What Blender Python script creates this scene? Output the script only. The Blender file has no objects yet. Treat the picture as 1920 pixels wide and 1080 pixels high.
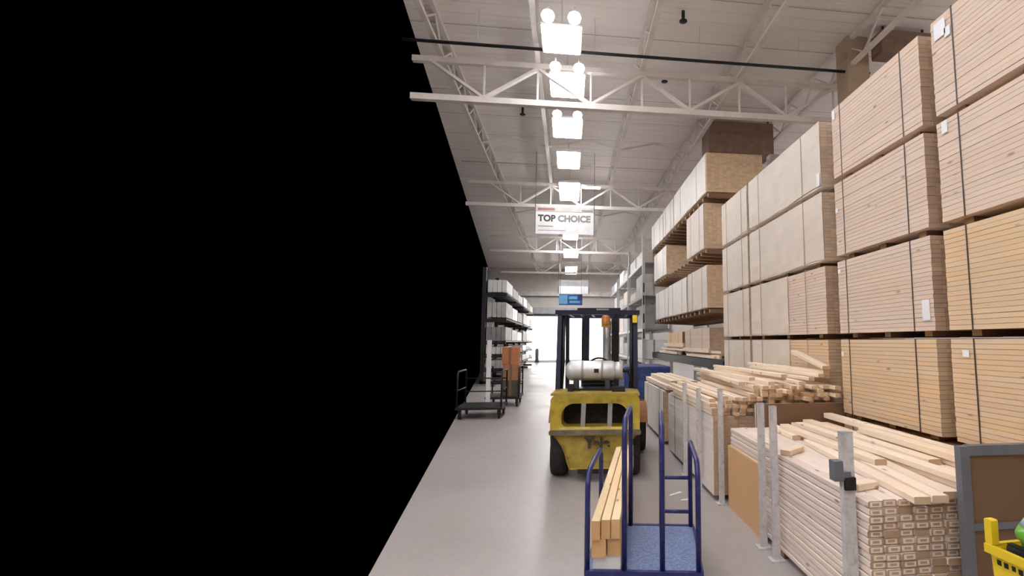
import bpy, bmesh, math, random
from mathutils import Vector, Matrix
R = random.Random(7)
SC = bpy.context.scene
COL = SC.collection
rad = math.radians
# ------------------------------------------------------------------ camera numbers
F, PX, PY, CH = 950.0, 1191.0, 540.0, 1.65
PITCH = math.atan(100 / F)
YAW = math.atan((PX - 1065) / F * math.cos(PITCH))
FW = Vector((math.sin(YAW) * math.cos(PITCH), math.cos(YAW) * math.cos(PITCH), math.sin(PITCH)))
RT = Vector((math.cos(YAW), -math.sin(YAW), 0))
UP = RT.cross(FW)
EYE = Vector((0, 0, CH))


def at(u, v, X=None, Y=None, Z=None):
    """a measured point of the photograph as a point in the store"""
    r = FW + RT * (u - PX) / F - UP * (v - PY) / F
    t = X / r.x if X is not None else Y / r.y if Y is not None else (Z - CH) / r.z
    return EYE + r * t


# ------------------------------------------------------------------ mesh builder
class MB:
    def __init__(s):
        s.v = []; s.f = []; s.smooth = []

    def poly(s, vs, faces, M=None, smooth=False):
        b = len(s.v)
        for p in vs:
            p = Vector(p)
            s.v.append(tuple(M @ p if M is not None else p))
        for f in faces:
            s.f.append([b + i for i in f]); s.smooth.append(smooth)
        return s

    def box(s, x0, x1, y0, y1, z0, z1, M=None):
        vs = [(x0, y0, z0), (x1, y0, z0), (x1, y1, z0), (x0, y1, z0), (x0, y0, z1), (x1, y0, z1), (x1, y1, z1), (x0, y1, z1)]
        return s.poly(vs, [(0, 3, 2, 1), (4, 5, 6, 7), (0, 1, 5, 4), (1, 2, 6, 5), (2, 3, 7, 6), (3, 0, 4, 7)], M)

    def cbox(s, x0, x1, y0, y1, z0, z1, c=0.006, M=None):
        """box whose long edges along y are eased"""
        o = [(x0 + c, z0), (x1 - c, z0), (x1, z0 + c), (x1, z1 - c), (x1 - c, z1), (x0 + c, z1), (x0, z1 - c), (x0, z0 + c)]
        return s.prism([(x, z) for x, z in o], y0, y1, M)

    def prism(s, o, y0, y1, M=None):
        """outline in x,z (counter-clockwise seen from -y) swept along y"""
        n = len(o)
        vs = [(x, y0, z) for x, z in o] + [(x, y1, z) for x, z in o]
        fs = [tuple(range(n)), tuple(range(2 * n - 1, n - 1, -1))]
        fs += [(i, i + n, (i + 1) % n + n, (i + 1) % n) for i in range(n)]
        return s.poly(vs, fs, M)

    def loft(s, rings, cap=True, smooth=False, M=None):
        n = len(rings[0]); vs = [p for r in rings for p in r]; fs = []
        for k in range(len(rings) - 1):
            for i in range(n):
                j = (i + 1) % n
                fs.append((k * n + i, (k + 1) * n + i, (k + 1) * n + j, k * n + j))
        if cap:
            fs.append(tuple(range(n))); fs.append(tuple(range(len(vs) - 1, len(vs) - n - 1, -1)))
        return s.poly(vs, fs, M, smooth)

    def bar(s, p, q, w, h=None, up=(0, 0, 1)):
        p, q = Vector(p), Vector(q); h = h or w
        d = (q - p).normalized(); u = Vector(up)
        if abs(d.dot(u)) > .97: u = Vector((0, 1, 0))
        sx = d.cross(u).normalized(); sz = sx.cross(d)
        vs = []
        for c in (p, q):
            for a, b in ((-1, -1), (1, -1), (1, 1), (-1, 1)):
                vs.append(c + sx * a * w / 2 + sz * b * h / 2)
        return s.poly(vs, [(0, 1, 2, 3), (7, 6, 5, 4), (0, 4, 5, 1), (1, 5, 6, 2), (2, 6, 7, 3), (3, 7, 4, 0)])

    def tube(s, pts, r, n=10, closed=False):
        pts = [Vector(p) for p in pts]; rings = []; prev = None
        for i, p in enumerate(pts):
            a = pts[max(i - 1, 0)]; b = pts[min(i + 1, len(pts) - 1)]
            d = (b - a).normalized()
            if prev is None:
                u = Vector((0, 0, 1)) if abs(d.z) < .9 else Vector((0, 1, 0))
                prev = d.cross(u).normalized()
            x = (prev - d * prev.dot(d)).normalized(); y = d.cross(x); prev = x
            rr = r[i] if isinstance(r, (list, tuple)) else r
            rings.append([p + x * rr * math.cos(t) + y * rr * math.sin(t) for t in [2 * math.pi * k / n for k in range(n)]])
        return s.loft(rings, True, True)

    def lathe(s, prof, axis='z', n=24, c=(0, 0, 0)):
        """profile of (radius, height) pairs turned about an axis through c"""
        rings = []
        for r, h in prof:
            ring = []
            for k in range(n):
                t = 2 * math.pi * k / n; a, b = r * math.cos(t), r * math.sin(t)
                p = (a, b, h) if axis == 'z' else (h, a, b) if axis == 'x' else (b, h, a)
                ring.append(Vector(p) + Vector(c))
            rings.append(ring)
        return s.loft(rings, True, True)

    def mesh(s, name):
        m = bpy.data.meshes.new(name)
        m.from_pydata(s.v, [], s.f)
        m.polygons.foreach_set('use_smooth', s.smooth)
        bm = bmesh.new(); bm.from_mesh(m)
        bmesh.ops.recalc_face_normals(bm, faces=bm.faces)
        bm.to_mesh(m); bm.free()
        m.update()
        return m

    def build(s, name, mat, parent=None, loc=None, rz=None):
        return obj(name, s.mesh(name), mat, parent, loc, rz)


def obj(name, mesh, mat, parent=None, loc=None, rz=None):
    o = bpy.data.objects.new(name, mesh); COL.objects.link(o)
    if not mesh.materials: mesh.materials.append(mat)
    elif mesh.materials[0] is not mat:
        o.material_slots[0].link = 'OBJECT'; o.material_slots[0].material = mat
    if parent: o.parent = parent
    if loc: o.location = loc
    if rz is not None: o.rotation_euler = (0, 0, rz)
    return o


def autosmooth(o, ang=40):
    m = o.data
    bm = bmesh.new(); bm.from_mesh(m)
    for f in bm.faces: f.smooth = True
    for e in bm.edges:
        if len(e.link_faces) == 2 and e.calc_face_angle(0) > rad(ang): e.smooth = False
    bm.to_mesh(m); bm.free()
    return o


def bevel(o, w, seg=2):
    md = o.modifiers.new('bevel', 'BEVEL'); md.width = w; md.segments = seg; md.limit_method = 'ANGLE'; md.angle_limit = rad(35)
    return o


def tag(o, label, cat, group=None):
    o['label'] = label; o['category'] = cat
    if group: o['group'] = group
    return o


def struct(o):
    o['kind'] = 'structure'; return o


def thing(name, label, cat, loc=(0, 0, 0), rz=0, group=None):
    o = bpy.data.objects.new(name, None); COL.objects.link(o)
    o.empty_display_size = .1
    o.location = loc; o.rotation_euler = (0, 0, rz)
    return tag(o, label, cat, group)


def copy_tree(o, parent=None):
    c = o.copy(); COL.objects.link(c)
    if parent: c.parent = parent
    for ch in list(o.children): copy_tree(ch, c)
    return c


ORD = ['first', 'second', 'third', 'fourth', 'fifth', 'sixth', 'seventh', 'eighth', 'ninth', 'tenth', 'eleventh', 'twelfth', 'thirteenth',
       'fourteenth', 'fifteenth', 'sixteenth', 'seventeenth', 'eighteenth', 'nineteenth', 'twentieth']

# ------------------------------------------------------------------ materials


def lin(c):
    return tuple(((x / 255) / 12.92 if x / 255 <= .04045 else ((x / 255 + .055) / 1.055) ** 2.4) for x in c) + (1,)


class NT:
    def __init__(s, name):
        s.m = bpy.data.materials.new(name); s.m.use_nodes = True
        s.t = s.m.node_tree; s.b = s.t.nodes['Principled BSDF']

    def n(s, kind, **kw):
        nd = s.t.nodes.new(kind)
        for k, v in kw.items():
            if k.startswith('i_'):
                nd.inputs[int(k[2:]) if k[2:].isdigit() else k[2:]].default_value = v
            else: setattr(nd, k, v)
        return nd

    def l(s, a, b): s.t.links.new(a, b)

    def mix(s, fac, a, b, mode='MIX'):
        m = s.t.nodes.new('ShaderNodeMix'); m.data_type = 'RGBA'; m.blend_type = mode
        for sock, val in ((m.inputs[0], fac), (m.inputs[6], a), (m.inputs[7], b)):
            if hasattr(val, 'node'): s.l(val, sock)
            else: sock.default_value = val
        return m.outputs[2]

    def noise(s, scale, vec=(1, 1, 1), detail=4, co='Object', rough=.5):
        tc = s.n('ShaderNodeTexCoord'); mp = s.n('ShaderNodeMapping'); mp.inputs['Scale'].default_value = vec
        nz = s.n('ShaderNodeTexNoise'); nz.inputs['Scale'].default_value = scale; nz.inputs['Detail'].default_value = detail
        nz.inputs['Roughness'].default_value = rough
        s.l(tc.outputs[co], mp.inputs[0]); s.l(mp.outputs[0], nz.inputs['Vector'])
        return nz.outputs[0]

    def ramp(s, fac, stops):
        r = s.n('ShaderNodeValToRGB'); e = r.color_ramp.elements
        while len(e) < len(stops): e.new(.5)
        for k, (p, c) in enumerate(stops): e[k].position = p; e[k].color = c
        s.l(fac, r.inputs[0]); return r.outputs[0]

    def bump(s, h, strength=.3, dist=.01):
        b = s.n('ShaderNodeBump'); b.inputs['Strength'].default_value = strength; b.inputs['Distance'].default_value = dist
        s.l(h, b.inputs['Height']); s.l(b.outputs[0], s.b.inputs['Normal'])

    def math(s, op, a, b=None):
        m = s.n('ShaderNodeMath', operation=op)
        for k, v in ((0, a), (1, b)):
            if v is None: continue
            if hasattr(v, 'node'): s.l(v, m.inputs[k])
            else: m.inputs[k].default_value = v
        return m.outputs[0]


def paint(name, col, rough=.5, metal=0, var=.12, scale=6, dirt=None, dirt_amt=.5, vec=(1, 1, 1)):
    t = NT(name); c = lin(col)
    d = tuple(x * (1 - var * 2) for x in c[:3]) + (1,)
    fac = t.noise(scale, vec)
    base = t.mix(t.ramp(fac, [(.35, (0, 0, 0, 1)), (.7, (1, 1, 1, 1))]), d, c)
    if dirt:
        f2 = t.noise(scale * 2.3, vec, 6, rough=.65)
        base = t.mix(t.ramp(f2, [(.5, (0, 0, 0, 1)), (.72, (dirt_amt,) * 3 + (1,))]), base, lin(dirt))
    t.l(base, t.b.inputs['Base Color'])
    t.b.inputs['Roughness'].default_value = rough; t.b.inputs['Metallic'].default_value = metal
    return t.m


def wood(name, a, b, end, rough=.7, island=True, knots=True, stain=.25):
    """sawn softwood: grain along local y, tone differs from board to board, cut ends darker"""
    t = NT(name)
    tc = t.n('ShaderNodeTexCoord'); gi = t.n('ShaderNodeNewGeometry'); oi = t.n('ShaderNodeObjectInfo')
    rnd = gi.outputs['Random Per Island'] if island else oi.outputs['Random']
    off = t.math('MULTIPLY', rnd, 37.0); off2 = t.math('MULTIPLY', oi.outputs['Random'], 19.0)
    cmb = t.n('ShaderNodeCombineXYZ'); t.l(off, cmb.inputs[0]); t.l(off2, cmb.inputs[1]); t.l(off, cmb.inputs[2])
    add = t.n('ShaderNodeVectorMath', operation='ADD'); t.l(tc.outputs['Object'], add.inputs[0]); t.l(cmb.outputs[0], add.inputs[1])
    mp = t.n('ShaderNodeMapping'); mp.inputs['Scale'].default_value = (34, 1.6, 34); t.l(add.outputs[0], mp.inputs[0])
    nz = t.n('ShaderNodeTexNoise'); nz.inputs['Scale'].default_value = 1.0; nz.inputs['Detail'].default_value = 5; t.l(mp.outputs[0], nz.inputs['Vector'])
    tone = t.math('ADD', t.math('MULTIPLY', rnd, .55), t.math('MULTIPLY', nz.outputs[0], .5))
    col = t.mix(tone, lin(a), lin(b))
    # board-long patches of warmer tone
    mp2 = t.n('ShaderNodeMapping'); mp2.inputs['Scale'].default_value = (3, 1.1, 5); t.l(add.outputs[0], mp2.inputs[0])
    n2 = t.n('ShaderNodeTexNoise'); n2.inputs['Scale'].default_value = 1.0; n2.inputs['Detail'].default_value = 2; t.l(mp2.outputs[0], n2.inputs['Vector'])
    warm = tuple(x * y for x, y in zip(lin(b)[:3], (1.02, .86, .68))) + (1,)
    col = t.mix(t.ramp(n2.outputs[0], [(.45, (0, 0, 0, 1)), (.75, (stain * 2,) * 3 + (1,))]), col, warm)
    if knots:
        mp3 = t.n('ShaderNodeMapping'); mp3.inputs['Scale'].default_value = (9, 3.2, 9); t.l(add.outputs[0], mp3.inputs[0])
        vo = t.n('ShaderNodeTexVoronoi'); vo.inputs['Scale'].default_value = 1.0; t.l(mp3.outputs[0], vo.inputs['Vector'])
        k = t.ramp(vo.outputs['Distance'], [(.06, (.7, .7, .7, 1)), (.13, (0, 0, 0, 1))])
        col = t.mix(k, col, lin((120, 84, 54)))
    sep = t.n('ShaderNodeSeparateXYZ'); t.l(tc.outputs['Normal'], sep.inputs[0])
    isend = t.math('GREATER_THAN', t.math('ABSOLUTE', sep.outputs[1]), .7)
    ec = lin(end); ed = tuple(x * .76 for x in ec[:3]) + (1,)
    endc = t.mix(rnd, ed, ec)
    col = t.mix(isend, col, endc)
    t.l(col, t.b.inputs['Base Color']); t.b.inputs['Roughness'].default_value = rough
    t.bump(nz.outputs[0], .15, .003)
    return t.m


M = {}
M['wood'] = wood('wood_stack', (208, 186, 168), (226, 206, 188), (196, 166, 138))
M['wood_warm'] = wood('wood_warm', (206, 178, 144), (224, 198, 164), (212, 182, 148), stain=.4)
M['wood_pale'] = wood('wood_pale', (226, 212, 198), (240, 228, 214), (214, 188, 160), stain=.12)
M['wood_white'] = wood('wood_primed', (214, 203, 196), (230, 220, 212), (198, 164, 132), stain=.08, knots=False, island=False)
M['stud'] = wood('stud', (214, 196, 184), (232, 218, 206), (186, 154, 124), stain=.12, island=False)
M['loose'] = wood('loose_board', (226, 206, 182), (244, 228, 208), (206, 178, 148), stain=.25, island=False)
M['strip'] = wood('furring_strip', (218, 196, 172), (240, 224, 202), (206, 172, 136), stain=.2, island=False)
M['timber'] = wood('timber', (220, 190, 146), (236, 212, 172), (206, 164, 112), stain=.4, island=False)
M['ply'] = wood('plywood', (196, 156, 112), (214, 174, 128), (160, 120, 84), island=False, knots=False)
M['brownboard'] = wood('brown_board', (226, 192, 150), (238, 206, 164), (120, 90, 66), island=False, knots=False)
M['steel'] = paint('galvanised_steel', (190, 188, 188), .45, .35, .1, 9)
M['post'] = paint('grey_post', (206, 202, 200), .5, 0, .1, 9, (96, 92, 90), .5)
M['panel_frame'] = paint('panel_frame_paint', (112, 114, 120), .5, .1, .1, 8)
M['dark'] = paint('dark_metal', (38, 36, 40), .5, .3, .2, 8)
M['black'] = paint('black_rubber', (28, 27, 28), .8, 0, .2, 10, (70, 62, 56), .5)
M['strap'] = paint('strap_band', (70, 58, 50), .5, 0, .1)
M['strap_pale'] = paint('pale_strap_band', (176, 158, 138), .5, 0, .05)
M['spacer'] = wood('spacer_wood', (150, 118, 88), (170, 138, 106), (120, 92, 68), knots=False)
M['wrap'] = paint('lumber_wrap', (222, 208, 192), .55, 0, .05, 1.5, (202, 184, 164), .5, (1, 1, 3))
M['wrap_white'] = paint('white_wrap', (236, 228, 216), .5, 0, .05, 1.5, (214, 202, 186), .5)
M['paper'] = paint('paper', (240, 240, 242), .6, 0, .03)
M['white'] = paint('white_paint', (226, 224, 222), .5, 0, .05)
M['truss'] = paint('white_truss_paint', (222, 214, 206), .5, 0, .08, 3)
M['blue'] = paint('blue_cart_paint', (34, 40, 104), .35, .1, .15, 9, (88, 94, 140), .35)
M['deck'] = paint('worn_blue_deck', (112, 130, 174), .6, 0, .2, 40, (164, 176, 204), .8)
M['yellow'] = paint('forklift_yellow', (196, 172, 58), .45, 0, .15, 4, (120, 98, 44), .7)
M['yellow_dirty'] = paint('forklift_scuffed', (186, 160, 62), .6, 0, .2, 5, (128, 100, 72), .9)
M['ledge'] = paint('ledge_scuffed', (128, 118, 92), .6, .1, .2, 7, (84, 76, 60), .8)
M['guard'] = paint('guard_paint', (30, 30, 54), .4, .2, .15, 8)
M['tank'] = paint('tank_aluminium', (214, 212, 210), .35, .35, .08, 6, (150, 148, 146), .4)
M['grey'] = paint('grey_metal', (170, 168, 166), .4, .4, .1, 8)
M['amber'] = paint('amber_plastic', (190, 128, 62), .35)
M['plastic_yellow'] = paint('basket_yellow', (232, 200, 40), .4, 0, .05)
M['green'] = paint('green_film', (110, 178, 60), .35, 0, .15, 8)
M['skyblue'] = paint('pale_blue_film', (176, 204, 214), .35, 0, .1, 8)
M['bluewrap'] = paint('blue_wrap', (48, 72, 132), .5, 0, .25, 5, (92, 112, 160), .5)
M['bluesign'] = paint('blue_sign_face', (34, 92, 170), .4)
M['lightblue'] = paint('light_blue_face', (120, 186, 226), .4)
M['navysign'] = paint('navy_sign_face', (40, 56, 92), .4)
M['signgrey'] = paint('sign_frame', (120, 116, 116), .5, .2)
M['letter_dark'] = paint('letter_dark', (74, 72, 66), .6)
M['letter_grey'] = paint('letter_grey', (142, 138, 138), .6)
M['red'] = paint('sign_red', (176, 120, 108), .6)
M['lettering_brown'] = paint('brand_lettering', (62, 48, 34), .6)
M['card_orange'] = paint('cardboard_orange', (186, 116, 74), .8, 0, .1)
M['card_brown'] = paint('cardboard_brown', (166, 112, 80), .8, 0, .1)
M['card_dark'] = paint('crate_dark', (88, 74, 64), .8, 0, .2)
M['darkbox'] = paint('brown_box', (132, 106, 88), .8, 0, .1)
M['wallpaint'] = paint('wall_paint', (188, 180, 172), .8, 0, .05, 2)
M['wallbrown'] = paint('wall_brown', (140, 122, 106), .85, 0, .08, 2)
M['colpaint'] = paint('column_paint', (176, 154, 128), .7, 0, .1, 2)
M['facade'] = paint('facade_white', (240, 240, 240), .8, 0, .02)
M['asphalt'] = paint('outside_concrete', (206, 202, 198), .85, 0, .05, 2)
M['bollard'] = paint('bollard_grey', (120, 120, 124), .6)
M['goods'] = paint('pale_goods', (206, 202, 196), .55, 0, .15, 3)
M['goods2'] = paint('grey_goods', (160, 158, 156), .55, 0, .15, 3)


def emis(name, col, strength):
    t = NT(name); t.b.inputs['Base Color'].default_value = lin(col)
    t.b.inputs['Emission Color'].default_value = lin(col); t.b.inputs['Emission Strength'].default_value = strength
    return t.m


LS = 26.0
M['lamp'] = emis('lamp_diffuser', (246, 246, 250), LS)
M['bulb'] = emis('lamp_bulb', (246, 246, 250), 4)
M['lamp_boost'] = emis('lamp_diffuser_strong', (246, 246, 250), LS * 1.7)  # stronger glow, boosted to brighten the ceiling and the end faces


def floor_mat():
    t = NT('polished_concrete')
    f = t.noise(.7, (1, 1, 1), 5, 'Object'); f2 = t.noise(9, (1, 1, 1), 6, 'Object', .7)
    c = t.mix(f, lin((150, 142, 138)), lin((172, 164, 160)))
    c = t.mix(t.ramp(f2, [(.45, (0, 0, 0, 1)), (.8, (.35,) * 3 + (1,))]), c, lin((132, 124, 118)))
    tc = t.n('ShaderNodeTexCoord'); sp = t.n('ShaderNodeSeparateXYZ'); t.l(tc.outputs['Object'], sp.inputs[0])
    j = t.math('LESS_THAN', t.math('ABSOLUTE', t.math('SUBTRACT', t.math('FRACT', t.math('DIVIDE', t.math('ADD', sp.outputs[1], 40.6), 4.6)), .5)), .0016)
    c = t.mix(t.math('MULTIPLY', j, .5), c, lin((96, 90, 86)))
    t.l(c, t.b.inputs['Base Color'])
    t.l(t.ramp(f, [(.3, (.30,) * 3 + (1,)), (.7, (.44,) * 3 + (1,))]), t.b.inputs['Roughness'])
    return t.m


def ceil_mat():
    t = NT('metal_roof_deck')
    f = t.noise(.5, (1, 3, 1), 4)
    c = t.mix(f, lin((222, 214, 208)), lin((234, 227, 221)))
    tc = t.n('ShaderNodeTexCoord'); sp = t.n('ShaderNodeSeparateXYZ'); t.l(tc.outputs['Object'], sp.inputs[0])
    fr = t.math('FRACT', t.math('DIVIDE', t.math('ADD', sp.outputs[1], 60.5), 1.24))
    seam = t.math('LESS_THAN', fr, .022)
    c = t.mix(t.math('MULTIPLY', seam, .55), c, lin((110, 102, 96)))
    t.l(c, t.b.inputs['Base Color']); t.b.inputs['Roughness'].default_value = .75
    rib = t.math('PINGPONG', sp.outputs[1], .155)
    rr = t.ramp(t.math('MULTIPLY', rib, 6.4), [(.35, (0, 0, 0, 1)), (.55, (1, 1, 1, 1))])
    t.bump(rr, .5, .03)
    return t.m


M['floor'] = floor_mat(); M['ceiling'] = ceil_mat()

# ------------------------------------------------------------------ the setting
YB = 40.0; ZC = 7.35; XR = 12.4; XL = -9.0


def slab(name, outline, z0, z1, mat):
    n = len(outline); m = MB()
    vs = [(x, y, z0) for x, y in outline] + [(x, y, z1) for x, y in outline]
    m.poly(vs, [tuple(range(n)), tuple(range(n, 2 * n))] + [(i, (i + 1) % n, (i + 1) % n + n, i + n) for i in range(n)])
    return struct(m.build(name, mat))


FE = lambda y: -.84 - .135 * max(y, 0)
CE = lambda y: -2.25 - .06 * max(y, 0)
slab('floor', [(XL, -9), (XR, -9), (XR, YB + .3), (FE(YB), YB + .3), (FE(3.1), 3.1), (XL, 3.1)], -.2, 0, M['floor'])
slab('ceiling', [(XL - .2, -9.2), (XR + .2, -9.2), (XR + .2, YB + .3), (CE(YB) - 1.6, YB + .3), (CE(7), 7), (XL - .2, 7)], ZC, ZC + .25, M['ceiling'])
struct(MB().box(XR, XR + .2, -9, YB + .3, 0, ZC).build('wall_right', M['wallpaint']))
struct(MB().box(XL - .2, XL, -9, 6.9, 0, ZC).build('wall_left', M['wallpaint']))
struct(MB().box(XL - .2, XR + .2, -9.2, -9, 0, ZC).build('wall_front', M['wallpaint']))
DX0, DX1, DZ = -3.2, 2.95, 3.62
w = MB(); w.box(-6.2, DX0, YB, YB + .3, 0, ZC).box(DX1, XR, YB, YB + .3, 0, ZC).box(DX0, DX1, YB, YB + .3, DZ, ZC)
struct(w.build('wall_back', M['wallpaint']))
w = MB(); w.box(DX0 - .12, DX0 + .04, YB - .08, YB, 0, DZ + .12).box(DX1 - .04, DX1 + .12, YB - .08, YB, 0, DZ + .12).box(DX0, DX1, YB - .08, YB, DZ - .04, DZ + .12)
dr = struct(w.build('door_1', M['signgrey']))
w = MB(); w.box(DX0 - .1, DX1 + .1, YB - .5, YB - .02, DZ + .14, DZ + .62)
struct(w.build('trim_1', M['goods2']))
w = MB(); w.box(-6, XR, YB - .35, YB - .002, 5.15, 5.5)
struct(w.build('trim_2', M['goods']))
slab('pavement', [(-6, YB + .3), (8, YB + .3), (8, YB + 18.9), (-6, YB + 18.9)], -.2, -.02, M['asphalt'])
b = thing('building', 'made-up white sunlit building seen through the open loading door', 'building', (0, YB + 15, -.02))  # added white volume, sunlit so the open doorway burns out
MB().box(-5.6, 7.6, 0, 3.6, 0, 6).build('wall', M['facade'], b)
MB().box(-5.7, 7.7, -.1, 3.7, 6, 6.2).build('roof_edge', M['white'], b)

# ------------------------------------------------------------------ roof steel
ZB, ZT = 6.0, 6.72
BOT = [-1.58, .36, 2.26, 4.2]; TOP = [-2.5, -.62, 1.33, 3.25, 5.2]
GIRD = [(9.1, 'first'), (16.3, 'second'), (24.8, 'third'), (32.5, 'fourth')]


def girder(Y, which, first):
    g = thing('roof_truss', first, 'truss', (0, Y, 0), 0, 'white trusses crossing the ceiling')
    xl, xr = CE(Y) - .05, 12.3
    MB().box(xl, xr, -.055, .055, ZB - .05, ZB + .06).build('bottom_chord', M['truss'], g)
    MB().box(xl, xr, -.05, .05, ZT - .05, ZT + .05).build('top_chord', M['truss'], g)
    ns = sorted([(x, ZB + .05) for x in BOT] + [(x, ZT - .04) for x in TOP if x > xl])
    for (xa, za), (xb, zb) in zip(ns, ns[1:]):
        MB().bar((xa, 0, za), (xb, 0, zb), .085, .05).build('web_member', M['truss'], g)
    for x in BOT:
        MB().box(x - .016, x + .016, -.016, .016, ZB + .06, ZT - .05).build('web_member', M['truss'], g)
    for x in TOP[1:]:
        MB().box(x - .016, x + .016, -.016, .016, ZB + .06, ZT - .05).build('web_member', M['truss'], g)


for (Y, n), lab in zip(GIRD, ['white steel roof truss nearest, its chord crossing above the second lamp',
                              'white steel roof truss second along, just above the hanging white sign',
                              'thin white roof truss third along, behind the hanging white sign',
                              'thin white roof truss farthest down the aisle near the back wall']):
    girder(Y, n, lab)
JL = ['open web roof joist at the far left, beside the lamp row', 'open web roof joist just left of the lamp row',
      'open web roof joist just right of the lamp row', 'open web roof joist above the racked lumber at right',
      'open web roof joist closest to the brown right wall']
JX = [-2.35, -.62, 1.33, 3.25, 5.2]
for x, lab in zip(JX, JL):
    j = thing('roof_joist', lab, 'joist', (x, 0, 0), 0, 'white joists running along the ceiling')
    ye = YB - .02; ys = -4.0
    if x < -2: ys, ye = 2.0, YB - .02
    MB().box(-.045, .045, ys, ye, 6.775, 6.83).build('bottom_chord', M['truss'], j)
    MB().box(-.045, .045, ys, ye, 7.28, 7.345).build('top_chord', M['truss'], j)
    m = MB(); y = ys; k = 0
    while y + .6 < ye:
        a, c = (6.83, 7.28) if k % 2 == 0 else (7.28, 6.83)
        m.bar((0, y, a), (0, y + .6, c), .028); y += .6; k += 1
    m.build('web_bars', M['truss'], j)
# zigzag bracing between the joists
for Y, lab in ((13.2, 'zigzag ceiling brace between the first two trusses'), (20.6, 'zigzag ceiling brace between second and third truss')):
    m = MB(); pts = [(-2.35, 6.8), (-1.5, 7.0), (-.62, 6.8), (.36, 7.03), (1.33, 6.8), (2.28, 7.03), (3.25, 6.8)]
    for (xa, za), (xb, zb) in zip(pts, pts[1:]): m.bar((xa, Y, za), (xb, Y, zb), .045)
    tag(m.build('ceiling_brace', M['truss']), lab, 'brace', 'zigzag braces')
# pipes and cross lines
p1 = at(830, 80, Z=6.7); p2 = at(1565, 132, Z=6.7)
yy = (p1.y + p2.y) / 2
m = MB(); m.tube([(CE(8) - .1, yy, 6.7), (5.6, yy, 6.7)], .028)
hp = m.build('hanging_pipe', M['dark']); tag(hp, 'dark pipe crossing the ceiling in front of the nearest truss', 'pipe')
for xx in (-1.6, .4, 2.3, 4.2): MB().tube([(xx, yy, 6.72), (xx, yy, ZC - .001)], .006, 6).build('hanger_rod', M['truss'], hp)
for Y, lab in ((6.4, 'thin pale pipe across the ceiling above the nearest lamp'), (11.1, 'thin pale pipe across the ceiling over the third lamp'), (14.9, 'thin pale pipe across the ceiling above the fifth lamp')):
    m = MB(); m.tube([(CE(Y), Y, 6.9), (4.9, Y, 6.9)], .02)
    tag(m.build('hanging_conduit', M['truss']), lab, 'pipe', 'pale conduits under the ceiling')
for (u, v, lab) in ((1281, 36, 'small dark sprinkler head right of the nearest lamp'), (1246, 150, 'small dark sprinkler head between truss webs right of the second lamp'), (980, 212, 'small dark sprinkler head left of the third lamp')):
    p = at(u, v, Z=7.2)
    s = thing('hanging_sprinkler', lab, 'sprinkler', p, 0, 'sprinkler heads')
    m = MB(); m.tube([(0, 0, .149), (0, 0, -.02)], .03); m.build('stem', M['dark'], s)
    m = MB(); m.lathe([(.02, -.05), (.07, -.045), (.07, -.03), (.02, -.02)], 'z', 14); m.build('deflector', M['dark'], s)
# steel column at the right end of the nearest truss
p = at(1612, 150, Y=8.35)
m = MB(); m.box(p.x - .22, p.x + .2, 8.35, 8.75, 0, ZC).box(p.x - .27, p.x + .25, 8.34, 8.76, 0, .03)
struct(m.build('column', M['colpaint']))
# plain brown boxes standing in for unclear dark shapes under the ceiling
for (u0, v0, u1, v1, Y, d, lab) in ((1655, 30, 1745, 96, 7.9, .35, 'dark brown stand-in box hung under the ceiling above the nearest lumber stacks'),
                                   (1330, 232, 1450, 284, 11.8, .7, 'dark brown stand-in box hung under the ceiling above the racked bundles')):
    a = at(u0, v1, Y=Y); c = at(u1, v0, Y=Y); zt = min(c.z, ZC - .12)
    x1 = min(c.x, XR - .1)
    un = thing('ceiling_dark_box', lab, 'ceiling unit', (a.x, Y, a.z), 0, 'brown boxes under the ceiling')
    bevel(MB().box(0, x1 - a.x, 0, d, 0, zt - a.z).build('casing', M['darkbox'], un), .02)
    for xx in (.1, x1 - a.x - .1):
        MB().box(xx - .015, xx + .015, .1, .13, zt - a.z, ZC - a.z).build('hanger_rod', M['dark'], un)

# ------------------------------------------------------------------ lamps
LZ = 6.55


def lamp(y0, y1, xc, w, lab, bulbs=True, mat='lamp'):
    L = thing('bay_light', lab, 'ceiling light', (xc, (y0 + y1) / 2, LZ), 0, 'lamps in a row over the aisle')
    h = (y1 - y0) / 2
    m = MB(); ring = lambda a, b, z: [(-a, -b, z), (a, -b, z), (a, b, z), (-a, b, z)]
    m.loft([ring(w / 2, h, .02), ring(w / 2, h, .05), ring(w / 2 - .1, h - .1, .13)]); m.build('housing', M['white'], L)
    bevel(MB().box(-w / 2 + .01, w / 2 - .01, -h + .01, h - .01, -.03, .018).build('diffuser', M[mat], L), .02)
    if bulbs:
        for sx in (-1, 1):
            cx = sx * (w / 2 - .12)
            m = MB(); m.lathe([(.001, -.1), (.045, -.09), (.085, -.06), (.105, 0), (.085, .05), (.04, .065), (.001, .066)], 'z', 18, (cx, -h - .25, 0)); m.build('bulb', M['bulb'], L)
            m = MB(); m.tube([(cx, -h - .25, .06), (cx, -h - .25, .16), (cx, -h + .12, .16), (cx, -h + .12, .1)], .015, 8); m.build('bulb_arm', M['white'], L)
    m = MB(); m.tube([(0, 0, .12), (0, 0, ZC - LZ - .01)], .012, 6); m.build('hanger', M['white'], L)


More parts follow.
